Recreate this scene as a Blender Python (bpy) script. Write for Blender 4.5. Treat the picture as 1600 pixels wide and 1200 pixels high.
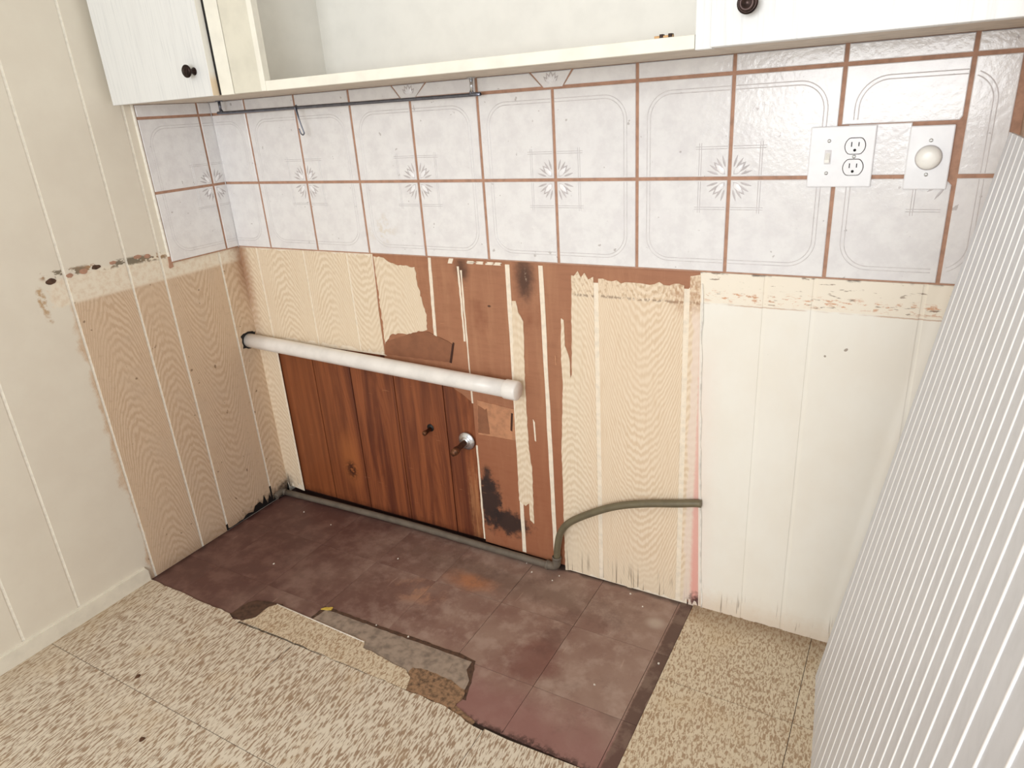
import bpy, bmesh, math, random
from mathutils import Vector, Matrix
random.seed(7)
for o in list(bpy.data.objects):
    bpy.data.objects.remove(o)
SC = bpy.context.scene
COL = SC.collection
PI = math.pi

# ------------------------------------------------------------ camera
CAM = Vector((1.9383, -1.5552, 1.3011)); YAW, PIT, ROL, FPX = -0.5379, 0.379, -0.0678, 1089.73
_d = Vector((math.sin(YAW)*math.cos(PIT), math.cos(YAW)*math.cos(PIT), -math.sin(PIT)))
_r = Vector((math.cos(YAW), -math.sin(YAW), 0)); _u = _r.cross(_d)
_r2 = _r*math.cos(ROL) + _u*math.sin(ROL); _u2 = _u*math.cos(ROL) - _r*math.sin(ROL)
cam = bpy.data.objects.new('camera', bpy.data.cameras.new('camera')); COL.objects.link(cam)
cam.matrix_world = Matrix(((_r2.x, _u2.x, -_d.x, CAM.x), (_r2.y, _u2.y, -_d.y, CAM.y), (_r2.z, _u2.z, -_d.z, CAM.z), (0, 0, 0, 1)))
cam.data.sensor_width = 36; cam.data.lens = FPX/1600*36; cam.data.clip_start = 0.02
SC.camera = cam

# ------------------------------------------------------------ world, window light, exposure
W = bpy.data.worlds.new('room_light'); SC.world = W; W.use_nodes = True
W.node_tree.nodes['Background'].inputs[0].default_value = (1.0, 0.983, 0.962, 1)
W.node_tree.nodes['Background'].inputs[1].default_value = 0.62
def area(name, loc, rot, sx, sy, power, col):
    l = bpy.data.lights.new(name, 'AREA'); l.shape = 'RECTANGLE'; l.size = sx; l.size_y = sy; l.energy = power; l.color = col
    o = bpy.data.objects.new(name, l); COL.objects.link(o); o.location = loc; o.rotation_euler = rot
    return o
area('window_daylight', (1.75, -3.3, 1.55), (math.radians(90), 0, 0), 1.5, 1.2, 46, (0.96, 0.98, 1.0))
SC.view_settings.view_transform = 'Standard'; SC.view_settings.look = 'None'
SC.view_settings.gamma = 1; SC.view_settings.use_curve_mapping = False
SC.view_settings.exposure = 0.33

# ------------------------------------------------------------ measuring helpers: where a sight line meets a real plane
def ray(px, py): return _d*FPX + _r2*(px-800) + _u2*(600-py)
def on_back(px, py, Y=0.0):
    w = ray(px, py); return CAM + w*((Y-CAM.y)/w.y)
def on_floor(px, py, Z=0.0):
    w = ray(px, py); return CAM + w*((Z-CAM.z)/w.z)
def bxz(px, py, Y=0.0):
    p = on_back(px, py, Y); return (p.x, p.z)
def fxy(px, py, Z=0.0):
    p = on_floor(px, py, Z); return (p.x, p.y)

# ------------------------------------------------------------ node shorthand
def lin(c):
    f = lambda v: v/12.92 if v <= .04045 else ((v+.055)/1.055)**2.4
    return tuple(f(x/255) for x in c) + (1.0,)
class V:
    def __init__(s, n, k): s.n = n; s.k = k
    def _m(s, op, o=None, rev=False):
        return s.n.math(op, o, s) if rev else s.n.math(op, s, o)
    def __add__(s, o): return s._m('ADD', o)
    __radd__ = __add__
    def __sub__(s, o): return s._m('SUBTRACT', o)
    def __rsub__(s, o): return s._m('SUBTRACT', o, True)
    def __mul__(s, o): return s._m('MULTIPLY', o)
    __rmul__ = __mul__
    def __truediv__(s, o): return s._m('DIVIDE', o)
class NT:
    def __init__(s, name):
        s.mat = bpy.data.materials.new(name); s.mat.use_nodes = True; s.t = s.mat.node_tree
        s.b = s.t.nodes['Principled BSDF']; s._p = None; s._o = None; s._rnd = None
    def nd(s, t): return s.t.nodes.new(t)
    def put(s, sock, v):
        if isinstance(v, V): s.t.links.new(v.k, sock)
        elif isinstance(v, (tuple, list)) and sock.type == 'RGBA' and max(v) > 1.001: sock.default_value = lin(v[:3])
        else: sock.default_value = v
    def math(s, op, a, b=None, c=None):
        n = s.nd('ShaderNodeMath'); n.operation = op
        for i, v in enumerate((a, b, c)):
            if v is not None: s.put(n.inputs[i], v)
        return V(s, n.outputs[0])
    def _sep(s, sock):
        n = s.nd('ShaderNodeSeparateXYZ'); s.t.links.new(sock, n.inputs[0]); return [V(s, o) for o in n.outputs]
    def pos(s):
        if not s._p: s._p = s._sep(s.nd('ShaderNodeNewGeometry').outputs['Position'])
        return s._p
    def obj(s):
        if not s._o: s._o = s._sep(s.nd('ShaderNodeTexCoord').outputs['Object'])
        return s._o
    def rnd(s):
        if not s._rnd: s._rnd = V(s, s.nd('ShaderNodeObjectInfo').outputs['Random'])
        return s._rnd
    def vec(s, x, y, z):
        n = s.nd('ShaderNodeCombineXYZ')
        for i, v in enumerate((x, y, z)): s.put(n.inputs[i], v)
        return V(s, n.outputs[0])
    def noise(s, v, sc=1, det=3, rough=.55, dist=0):
        n = s.nd('ShaderNodeTexNoise'); s.t.links.new(v.k, n.inputs['Vector'])
        n.inputs['Scale'].default_value = sc; n.inputs['Detail'].default_value = det
        n.inputs['Roughness'].default_value = rough; n.inputs['Distortion'].default_value = dist
        return V(s, n.outputs[0])
    def voro(s, v, sc):
        n = s.nd('ShaderNodeTexVoronoi'); s.t.links.new(v.k, n.inputs['Vector']); n.inputs['Scale'].default_value = sc
        return V(s, n.outputs['Distance'])
    def sm(s, x, a, b):
        n = s.nd('ShaderNodeMapRange'); n.interpolation_type = 'SMOOTHSTEP'
        s.put(n.inputs[0], x); n.inputs[1].default_value = min(a, b); n.inputs[2].default_value = max(a, b)
        if a > b: n.inputs[3].default_value = 1; n.inputs[4].default_value = 0
        return V(s, n.outputs[0])
    def box(s, x, a, b, w): return s.sm(x, a-w, a+w)*s.sm(x, b+w, b-w)
    def ell(s, x, y, cx, cy, rx, ry, a=.7, b=1.1, nz=None, amp=.5):
        dx = (x-cx)/rx; dy = (y-cy)/ry
        d = s.math('SQRT', dx*dx+dy*dy)
        if nz is not None: d = d+(nz-.5)*amp*2
        return s.sm(d, b, a)
    def mix(s, f, a, b):
        n = s.nd('ShaderNodeMix'); n.data_type = 'RGBA'
        s.put(n.inputs['Factor'], f); s.put(n.inputs[6], a); s.put(n.inputs[7], b)
        return V(s, n.outputs[2])
    def fin(s, col, rough=.5, bump=None, bstr=.2, bdist=.001, metal=0, spec=.5):
        s.put(s.b.inputs['Base Color'], col); s.put(s.b.inputs['Roughness'], rough)
        s.b.inputs['Metallic'].default_value = metal
        s.b.inputs['Specular IOR Level'].default_value = spec
        if bump is not None:
            n = s.nd('ShaderNodeBump'); n.inputs['Strength'].default_value = bstr; n.inputs['Distance'].default_value = bdist
            s.put(n.inputs['Height'], bump); s.t.links.new(n.outputs[0], s.b.inputs['Normal'])
        return s.mat
def plain(name, col, rough=.5, metal=0, spec=.5, nscale=40, var=.06):
    n = NT(name); x, y, z = n.pos(); f = n.noise(n.vec(x, y, z), nscale, 4)
    d = tuple(max(0, c*(1-var*2.2)) for c in col)
    return n.fin(n.mix(n.sm(f, .35, .75), col, d), rough, f, .08, .001, metal, spec)

# ------------------------------------------------------------ materials
def grain(n, u, v, across=1000, along=46, seed=None):
    """flat sawn figure: nested arches about the board's own centre line"""
    r = n.rnd()*37.0 if seed is None else seed
    wob = n.noise(n.vec(u*16, v*4.5, r), 1, 3, .55)
    wob2 = n.noise(n.vec(u*90, v*14, r+5.0), 1, 2, .5)
    sgn = n.math('SIGN', n.rnd()-.45)
    uu = u+(n.noise(n.vec(v*2.5, r, 3.0), 1, 1)-.5)*.05
    t = v*along+sgn*(uu*uu*across)+wob*(along*.085)+wob2*1.0+r
    s_ = n.math('SINE', t*2*PI)
    amp = n.sm(n.noise(n.vec(u*9, v*3, r+9.0), 1, 2), .25, .7)*.75+.25
    return (s_*amp)*.5+.5
def mat_left():
    n = NT('left_wall_paneling'); x, y, z = n.pos(); ox, oy, oz = n.obj()
    big = n.noise(n.vec(x, y*9, z*9), 1, 4, .6); fine = n.noise(n.vec(x, y*60, z*60), 1, 4, .65)
    g = grain(n, oy, oz, 1150, 36)
    fib = n.noise(n.vec(oy*420, oz*16, n.rnd()*9), 1, 3, .6)
    wood = n.mix(n.sm(g, .1, .85), (204, 177, 148), (219, 196, 169))
    wood = n.mix(n.sm(fib, .45, .8)*.45, wood, (192, 160, 128))
    wood = n.mix(n.sm(big, .45, .75)*.45, wood, (206, 184, 160))
    wood = n.mix(n.sm(fine, .5, .75)*.4, wood, (184, 156, 128))
    paint = n.mix(n.sm(big, .3, .7), (229, 222, 206), (225, 217, 201))
    edge = y+(big-.5)*.09+(fine-.5)*.02
    bare = n.sm(edge, -.585, -.567)*n.sm(z+(fine-.5)*.012, .893, .885)
    col = n.mix(bare, paint, wood)
    # pale scraped band where the worktop was
    bandy = n.sm(y+(fine-.5)*.05, -.625, -.605)
    band = bandy*n.sm(z+(fine-.5)*.012, .878, .888)*n.sm(z+(big-.5)*.03, .965, .95)
    col = n.mix(band*.85, col, n.mix(n.sm(fine, .4, .7), (238, 228, 208), (224, 205, 180)))
    blot = n.noise(n.vec(3.3, y*32, z*55), 1, 3, .6)
    row = n.box(z-(y+.45)*(-.045)+(fine-.5)*.008, .952, .972, .004)*n.box(y, -.625, -.262, .008)
    col = n.mix(row*n.sm(blot, .48, .55), col, n.mix(n.sm(big, .4, .6), (176, 138, 102), (128, 118, 100)))
    hook = n.ell(y, z, -.636, .905, .012, .05, .5, 1.2, blot, .9)
    col = n.mix(hook*n.sm(fine, .4, .6), col, (190, 160, 124))
    # spots, drips and dirt near the floor
    sp = n.noise(n.vec(9.1, y*45, z*38), 1, 2, .4)
    col = n.mix(n.sm(sp, .71, .75)*bare*.7, col, (120, 92, 66))
    low = n.sm(z+(fine-.5)*.06+(y+.1)*(-.02), .06, .0)*n.sm(y, -.6, -.5)
    col = n.mix(low*.5, col, (150, 122, 96))
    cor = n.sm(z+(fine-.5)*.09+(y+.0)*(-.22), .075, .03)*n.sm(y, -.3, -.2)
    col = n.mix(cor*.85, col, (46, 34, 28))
    up = n.sm(y+(fine-.5)*.03, -.05, -.0)*n.sm(z+(big-.5)*.2, .66, .88)
    col = n.mix(up*.6, col, (150, 96, 58))
    return n.fin(col, n.mix(bare, (.42, .42, .42, 1), (.7, .7, .7, 1)), g*bare*.4+fine*.4, .12, .001)
def mat_veneer():
    n = NT('cream_veneer_paneling'); x, y, z = n.pos(); ox, oy, oz = n.obj()
    big = n.noise(n.vec(x*9, y, z*9), 1, 4, .6); fine = n.noise(n.vec(x*70, y, z*70), 1, 4, .65)
    g = grain(n, ox, oz)
    fib = n.noise(n.vec(ox*420, oz*14, n.rnd()*9), 1, 3, .6)
    wood = n.mix(n.sm(g, .1, .9), (225, 202, 172), (239, 221, 196))
    pale = n.sm(x, 1.27, 1.2)
    wood = n.mix(pale*.7, wood, n.mix(n.sm(g, .1, .9), (224, 206, 178), (238, 223, 199)))
    wood = n.mix(n.sm(fib, .45, .8)*.4, wood, (208, 176, 138))
    spk = n.noise(n.vec(x*130, y, z*90), 1, 2, .5)
    above = n.sm(z+(fine-.5)*.01, .852, .858)
    wood = n.mix(above*n.sm(spk, .5, .66)*(n.sm(x, 1.15, 1.2)*.4+.12), wood, (184, 152, 116))
    line = n.box(z+(big-.5)*.012, .849, .855, .003)*n.sm(x, 1.2, 1.22)
    wood = n.mix(line*n.sm(spk, .42, .55)*.7, wood, (128, 104, 84))
    stain = n.ell(x, z, 1.5, .87, .05, .05, .4, 1.3, big, .5)*n.sm(spk, .36, .55)
    wood = n.mix(stain*.5, wood, (172, 122, 82))
    # worn pale foot of the sheet with dirt
    foot = n.sm(z+(big-.5)*.12, .14, .05)
    col = n.mix(foot*n.sm(x, .9, 1.1)*.6, wood, (232, 216, 190))
    crack = n.noise(n.vec(x*150, y, z*5), 1, 2, .6)
    col = n.mix(n.sm(z, .1, .0)*n.sm(crack, .56, .64)*.8, col, (92, 66, 48))
    # old paint edge and red drip near the painted section
    ed = x+(n.noise(n.vec(x*20, y, z*11), 1, 4, .6)-.5)*.035
    col = n.mix(n.sm(ed, 1.508, 1.514)*n.sm(z, .86, .8)*.75, col, (236, 218, 204))
    wid = n.sm(z, .75, .05)*.011+.003
    dist = n.math('ABSOLUTE', x-(z*(-.016)+1.5435)+(fine-.5)*.012)
    pk = n.sm(dist/wid, 1.3, .3)*n.sm(z, .80, .68)
    col = n.mix(pk*n.sm(z, 1.2, -.1), col, (230, 168, 156))
    dk = n.ell(x, z, 1.545, .0, .03, .05, .3, 1.1, fine, .9)
    col = n.mix(dk*.9, col, (58, 30, 26))
    lc = n.sm(x+(fine-.5)*.03, .055, .0)*n.sm(z+(big-.5)*.2, .5, .85)
    col = n.mix(lc*.75, col, (150, 96, 58))
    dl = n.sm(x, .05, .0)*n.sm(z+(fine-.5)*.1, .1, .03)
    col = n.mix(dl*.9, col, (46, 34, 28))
    return n.fin(col, .65, g*.4+fine*.5, .12, .001)
def mat_painted():
    n = NT('cream_painted_paneling'); x, y, z = n.pos()
    big = n.noise(n.vec(x*7, y, z*5), 1, 4, .6); fine = n.noise(n.vec(x*60, y, z*60), 1, 4, .65)
    streak = n.noise(n.vec(x*38, y, z*120), 1, 4, .7)
    col = n.mix(n.sm(big, .3, .7), (243, 240, 230), (240, 235, 223))
    band = n.sm(z+(fine-.5)*.006, .855, .859)
    col = n.mix(band*.6, col, (242, 230, 208))
    t1 = n.box(z+(big-.5)*.02+(x-1.7)*.0, .862, .884, .008)*n.sm(streak, .53, .62)
    col = n.mix(t1*.85, col, n.mix(n.sm(big, .42, .6), (206, 140, 90), (182, 140, 110)))
    t2 = band*n.sm(n.noise(n.vec(x*24, 7.0, z*100), 1, 3, .6), .60, .66)
    col = n.mix(t2*.75, col, (122, 96, 74))
    t3 = n.sm(z+(streak-.5)*.014, .921, .927)*n.sm(n.noise(n.vec(x*22, 1.0, 2.0), 1, 2), .5, .6)
    col = n.mix(t3*.85, col, (84, 68, 56))
    ln = n.box(z+(fine-.5)*.004, .8535, .856, .001)
    col = n.mix(ln*n.sm(big, .35, .5)*.7, col, (190, 150, 116))
    low = n.sm(z+(fine-.5)*.05, .09, .0)
    col = n.mix(low*.5, col, (216, 190, 160))
    crack = n.noise(n.vec(x*170, y, z*6), 1, 2, .6)
    col = n.mix(n.sm(z, .1, .0)*n.sm(crack, .62, .67)*.85, col, (96, 70, 50))
    dots = n.noise(n.vec(x*34, 3.0, z*30), 1, 1)
    col = n.mix(n.sm(dots, .755, .77)*.7, col, (120, 96, 76))
    pk = n.sm(x+(fine-.5)*.02, 1.60, 1.53)*n.sm(z, .85, .6)
    col = n.mix(pk*.25, col, (240, 205, 190))
    return n.fin(col, .45, fine+streak*band, .1, .001)
def mat_ply():
    n = NT('brown_plywood_core'); x, y, z = n.pos()
    h = n.noise(n.vec(x*11, y, z*70), 1, 5, .7, .4); v = n.noise(n.vec(x*34, y, z*5), 1, 4, .6, .3)
    big = n.noise(n.vec(x*9, y, z*7), 1, 4, .6); fine = n.noise(n.vec(x*40, y, z*40), 1, 5, .7)
    col = n.mix(n.sm(h, .4, .8)*.4, (166, 114, 84), (136, 88, 62))
    col = n.mix(n.sm(v, .42, .75)*.5, col, (184, 134, 100))
    col = n.mix(n.sm(big, .55, .8)*.6, col, (128, 72, 46))
    col = n.mix(n.sm(z, .62, .3)*.45, col, (146, 80, 50))
    blk = (46, 34, 32)
    m1 = n.ell(x, z, .902, .175, .050, .11, .55, 1.05, fine, .9)
    m2 = n.ell(x, z, .965, .115, .085, .05, .5, 1.1, fine, .9)
    m2b = n.ell(x, z, .90, .25, .02, .06, .25, 1.1, fine, .7)
    m3 = n.ell(x, z, 1.07, .885, .034, .075, .25, 1.2, fine, .5)
    m4 = n.ell(x, z, .875, .895, .03, .045, .2, 1.1, fine, .6)
    col = n.mix(m1*.95, col, blk); col = n.mix(m2*.95, col, blk); col = n.mix(m2b*.9, col, blk)
    col = n.mix(m3*.85, col, (62, 38, 30)); col = n.mix(m4*.8, col, (70, 44, 32))
    web = n.ell(x, z, 1.072, .885, .006, .03, .3, 1.2, fine, 1.2)
    col = n.mix(web*n.sm(fine, .5, .6), col, (196, 172, 150))
    edge = n.sm(z+(fine-.5)*.03, .03, .0)
    col = n.mix(edge*.7, col, (60, 34, 26))
    knot = n.ell(x, z, .955, .80, .007, .004, .4, 1.1, fine, .3)
    col = n.mix(knot*.9, col, (70, 40, 28))
    scr = n.noise(n.vec(x*22, 4.0, z*260), 1, 2, .5)
    col = n.mix(n.sm(scr, .7, .75)*.4, col, (200, 146, 106))
    return n.fin(col, .55, h+fine, .2, .001)
def mat_pine():
    n = NT('bare_pine_plank'); x, y, z = n.pos(); ox, oy, oz = n.obj(); r = n.rnd()*23.0
    a = n.noise(n.vec(ox*34, r, oz*1.6), 1, 4, .6, .6); f = n.noise(n.vec(ox*300, r, oz*6), 1, 3, .6)
    g = grain(n, ox, oz, 900, 8)
    col = n.mix(n.sm(a, .3, .7), (150, 86, 52), (92, 46, 31))
    col = n.mix(n.sm(g, .55, .95)*.35, col, (98, 46, 28))
    col = n.mix(n.sm(f, .5, .8)*.35, col, (152, 92, 58))
    big = n.noise(n.vec(x*7, 2.0, z*4), 1, 3, .6)
    col = n.mix(n.sm(big, .55, .75)*.5, col, (82, 40, 28))
    col = n.mix(n.sm(x, .45, .15)*.45, col, (150, 86, 46))
    fine = n.noise(n.vec(x*60, 1.0, z*60), 1, 4, .7)
    k = n.ell(x, z, .335, .16, .032, .045, .2, 1.2, fine, .8)
    col = n.mix(n.ell(x, z, .335, .20, .055, .13, .2, 1.2, fine, .2)*.55, col, (178, 108, 60))
    col = n.mix(k*n.sm(fine, .42, .52), col, (50, 22, 16))
    col = n.mix(n.sm(z+(fine-.5)*.05, .05, .0)*.75, col, (52, 24, 18))
    pale = n.ell(x, z, .845, .14, .025, .16, .3, 1.2, fine, .6)
    col = n.mix(pale*n.sm(f, .35, .6)*.6, col, (196, 140, 96))
    scr = n.noise(n.vec(x*16, 8.0, z*200), 1, 2, .5)
    col = n.mix(n.sm(scr, .71, .76)*.4, col, (206, 150, 110))
    return n.fin(col, .42, a+f*.5, .15, .001)
def mat_tile():
    n = NT('glazed_wall_tile'); x, y, z = n.pos()
    v = n.vec(x, y, z)
    a = n.noise(v, 26, 5, .65); b = n.noise(v, 9, 3); lump = n.noise(v, 95, 3, .55); p = n.noise(v, 60, 2, .4)
    col = n.mix(n.sm(a, .35, .7), (238, 237, 236), (228, 226, 226))
    col = n.mix(n.sm(b, .5, .75)*.4, col, (229, 226, 228))
    col = n.mix(n.sm(p, .74, .78)*.5, col, (150, 138, 132))
    ye = n.ell(x, z, .62, 1.0, .07, .06, .3, 1.2, a, .6)
    col = n.mix(ye*n.sm(a, .5, .65)*.5, col, (222, 208, 180))
    return n.fin(col, .16, lump+a*.4, .42, .0012)
def mat_red():
    n = NT('old_red_floor_tile'); x, y, z = n.pos(); v = n.vec(x, y, z+n.rnd()*3.0)
    a = n.noise(v, 5, 5, .6); b = n.noise(v, 18, 5, .65); c = n.noise(v, 70, 4, .7)
    col = n.mix(n.sm(a, .35, .65), (134, 103, 92), (152, 125, 112))
    col = n.mix(n.sm(b, .44, .68)*.75, col, (170, 146, 133))
    col = n.mix(n.sm(x+(a-.5)*.8, 1.0, .25)*.85, col, n.mix(n.sm(b, .4, .65), (86, 54, 50), (106, 72, 65)))  # darker maroon towards the left wall: its shade painted into the tile colour
    warm = n.sm(y+(a-.5)*.3, -.40, -.56)*n.sm(x, 1.05, 1.15)
    col = n.mix(warm*.8, col, (142, 100, 94))
    dk = n.ell(x, y, 1.235, -.37, .085, .085, .5, 1.1, b, .5)
    col = n.mix(dk*.75, col, (118, 76, 68))
    gr = n.ell(x, y, .98, -.12, .5, .07, .2, 1.1, b, .7)
    col = n.mix(gr*.55, col, (120, 100, 88))
    o1 = n.ell(x, y, .93, -.17, .10, .05, .15, 1.15, a, .9)*n.sm(b, .3, .55)
    col = n.mix(o1*.7, col, (190, 126, 84))
    o2 = n.ell(x, y, .80, -.27, .10, .055, .1, 1.2, a, .9)*n.sm(b, .42, .62)
    col = n.mix(o2*.7, col, (182, 132, 100))
    w = n.ell(x, y, 1.47, -.11, .03, .025, .2, 1.2, b, .4)
    col = n.mix(w*.6, col, (196, 180, 166))
    col = n.mix(n.sm(c, .62, .8)*.3, col, (168, 136, 120))
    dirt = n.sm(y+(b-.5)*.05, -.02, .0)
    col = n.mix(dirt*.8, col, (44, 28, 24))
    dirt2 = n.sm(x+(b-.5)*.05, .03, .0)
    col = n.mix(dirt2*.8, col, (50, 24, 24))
    e3 = n.sm(x+(c-.5)*.01, 1.505, 1.51)
    col = n.mix(e3*.85, col, n.mix(n.sm(b, .45, .6), (84, 60, 52), (112, 90, 78)))
    tar = n.sm(y+(b-.5)*.06, -.575, -.595)*n.sm(x, 1.05, 1.2)*n.sm(c, .42, .55)
    col = n.mix(tar*.8, col, (50, 32, 28))
    blot = n.sm(n.noise(v, 7, 5, .7), .52, .68)
    col = n.mix(blot*.28, col, (78, 50, 46))
    scr = n.noise(n.vec(x*60, y*9, 3.0), 1, 2, .5)
    col = n.mix(n.sm(scr, .72, .77)*.35, col, (190, 164, 148))
    return n.fin(col, n.mix(b, (.38, .38, .38, 1), (.6, .6, .6, 1)), b+c, .12, .001)
def mat_vinyl(name='dashed_vinyl_floor', turn=False, light=(219, 208, 189), dark=(156, 131, 107)):
    n = NT(name); x, y, z = n.pos()
    lo = n.noise(n.vec(x*5, y*5, 0.0), 1, 3)
    if turn: u, w = x*215+y*25, y*80-x*20
    else: u, w = x+y*.10, y
    if turn:
        d = n.noise(n.vec(u, w, n.rnd()*8), 1, 3, .62, .7)
    else:
        d = n.noise(n.vec(u*225, w*44, n.rnd()*5), 1, 2.6, .6, .3)
    m = n.sm(d+(lo-.5)*.12, .46, .59)
    col = n.mix(m, light, dark)
    big = n.noise(n.vec(x*7, y*7, 3.0), 1, 4, .6)
    col = n.mix(n.sm(big, .5, .75)*.35, col, (196, 168, 128))
    wl = n.sm(y+(big-.5)*.08, -.09, .0)
    col = n.mix(wl*.55, col, (128, 98, 70))
    l2 = n.sm(x, .14, .0)*.35
    col = n.mix(l2, col, (176, 152, 118))
    return n.fin(col, .45, m+big*.5, .1, .0006)
def mat_door():
    n = NT('white_woodgrain_laminate'); x, y, z = n.pos(); ox, oy, oz = n.obj()
    f = n.noise(n.vec(x*210, y, z*9), 1, 3, .6); a = n.noise(n.vec(x*26, y, z*3), 1, 3, .6, .5)
    col = n.mix(n.sm(f, .48, .75)*.6, (228, 229, 227), (204, 206, 206))
    col = n.mix(n.sm(a, .5, .7)*.35, col, (214, 214, 213))
    return n.fin(col, .35, f+a, .12, .0008)

def edge_mat():
    n = NT('chipped_white_edge'); x, y, z = n.pos(); f = n.noise(n.vec(x*40, y, z*40), 1, 3)
    return n.fin(n.mix(n.sm(z+(f-.5)*.02, 1.425, 1.395), (240, 238, 230), (232, 212, 182)), .5)
M = dict(left=mat_left(), veneer=mat_veneer(), painted=mat_painted(), ply=mat_ply(), pine=mat_pine(), tile=mat_tile(),
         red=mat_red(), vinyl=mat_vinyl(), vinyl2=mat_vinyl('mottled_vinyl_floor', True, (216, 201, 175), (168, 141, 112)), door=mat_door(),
         grout=plain('brown_tile_adhesive', (186, 144, 120), .75, nscale=70, var=.05),
         groove=plain('painted_groove', (246, 233, 212), .5, nscale=60, var=.03),
         grooveleft=plain('painted_groove_left', (246, 241, 228), .5, nscale=90, var=.03),
         sub=plain('dark_gap_board', (70, 40, 28), .85, nscale=30),
         seam=plain('tile_seam_black', (58, 42, 34), .9),
         relief=plain('tile_relief_grey', (222, 219, 219), .3, nscale=60, var=.03),
         petal=plain('tile_petal_white', (250, 249, 250), .2, nscale=60, var=.02),
         spike=plain('tile_petal_grey', (200, 194, 194), .4, nscale=60, var=.04),
         cream=plain('cream_cabinet_paint', (240, 237, 224), .45, nscale=20, var=.02),
         stile=plain('beige_stile_paint', (222, 218, 202), .45, nscale=20, var=.02),
         creamgrey=plain('shelf_lining_paint', (236, 235, 229), .5, nscale=20, var=.01),
         under=plain('cabinet_underside', (214, 202, 186), .6, nscale=30, var=.04),
         edgepaint=edge_mat(), edgewood=plain('unpainted_edge', (228, 206, 172), .6, nscale=60, var=.05),
         base=plain('baseboard_paint', (234, 228, 212), .45, nscale=25, var=.02),
         pvc=plain('white_plastic_pipe', (244, 240, 234), .32, nscale=18, var=.025),
         bronze=plain('dark_bronze', (58, 44, 40), .3, .8, nscale=120, var=.15),
         steel=plain('dark_steel_rod', (122, 126, 138), .3, .85, nscale=80, var=.06),
         chrome=plain('chrome', (214, 216, 220), .22, .9, nscale=20, var=.05),
         copper=plain('aged_copper', (120, 78, 52), .5, .6, nscale=120, var=.15),
         iron=plain('grey_iron_pipe', (116, 106, 94), .6, .1, nscale=25, var=.07),
         hose=plain('olive_grey_hose', (116, 107, 84), .5, .1, nscale=30, var=.05),
         plate=plain('white_wall_plate', (244, 245, 247), .28, nscale=30, var=.01),
         ivory=plain('ivory_plastic', (255, 254, 247), .3, nscale=30, var=.02),
         black=plain('black_slot', (22, 20, 20), .6), screw=plain('screw_head', (200, 200, 196), .35, .5),
         ribpanel=plain('grey_white_panel', (226, 229, 236), .45, nscale=50, var=.015),
         bead=plain('white_bead', (250, 249, 249), .3, nscale=50, var=.005),
         ceil=plain('ceiling_paint', (235, 230, 220), .8, nscale=20, var=.02),
         wood=plain('brown_wood_side', (206, 176, 152), .6, nscale=25, var=.1),
         slab=plain('floor_underlay', (84, 60, 50), .8, nscale=20, var=.1),
         felt=plain('brown_felt_backing', (156, 122, 92), .85, nscale=110, var=.2),
         greylay=plain('grey_brown_old_tile', (164, 146, 130), .7, nscale=45, var=.12),
         darklay=plain('dark_brown_paper', (92, 66, 50), .85, nscale=80, var=.16),
         tan=plain('light_brown_veneer_scrap', (196, 140, 104), .6, nscale=50, var=.06),
         tan2=plain('mid_brown_veneer_scrap', (146, 96, 68), .6, nscale=30, var=.05),
         flake=plain('white_paint_flake', (240, 232, 220), .6), yellow=plain('yellow_chip', (222, 190, 86), .6),
         dirt=plain('dark_dirt', (86, 56, 34), .9), caulk=plain('white_caulk', (248, 244, 234), .6), brass=plain('brass_catch', (190, 150, 104), .35, .6))

# ------------------------------------------------------------ mesh helpers
def add_box(bm, lo, hi, bev=0.0, mi=0):
    (a, b, c), (d, e, f) = lo, hi
    vs = [bm.verts.new(p) for p in ((a, b, c), (d, b, c), (d, e, c), (a, e, c), (a, b, f), (d, b, f), (d, e, f), (a, e, f))]
    fs = [bm.faces.new([vs[i] for i in q]) for q in ((0, 3, 2, 1), (4, 5, 6, 7), (0, 1, 5, 4), (1, 2, 6, 5), (2, 3, 7, 6), (3, 0, 4, 7))]
    for x in fs: x.material_index = mi
    if bev:
        es = list({e for x in fs for e in x.edges})
        r = bmesh.ops.bevel(bm, geom=es, offset=bev, segments=2, affect='EDGES', profile=.5)
        for x in r['faces']: x.material_index = mi
def area2(p): return sum(p[i][0]*p[(i+1) % len(p)][1]-p[(i+1) % len(p)][0]*p[i][1] for i in range(len(p)))
def add_slab(bm, pts, fn, t0, t1, mi=0, chamfer=0.0):
    """extrude a 2-D outline; fn(u, v, t) -> 3-D; t1 is the face seen"""
    if area2(pts) < 0: pts = pts[::-1]
    a = [bm.verts.new(fn(u, v, t0)) for u, v in pts]; b = [bm.verts.new(fn(u, v, t1)) for u, v in pts]
    n = len(pts)
    fs = [bm.faces.new(b), bm.faces.new(a[::-1])]+[bm.faces.new((a[i], a[(i+1) % n], b[(i+1) % n], b[i])) for i in range(n)]
    for x in fs: x.material_index = mi
BK = lambda u, v, t: (u, -t, v)        # back wall: t counts out of the wall
LF = lambda u, v, t: (t, u, v)         # left wall (u = y)
FL = lambda u, v, t: (u, v, t)         # floor
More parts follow.
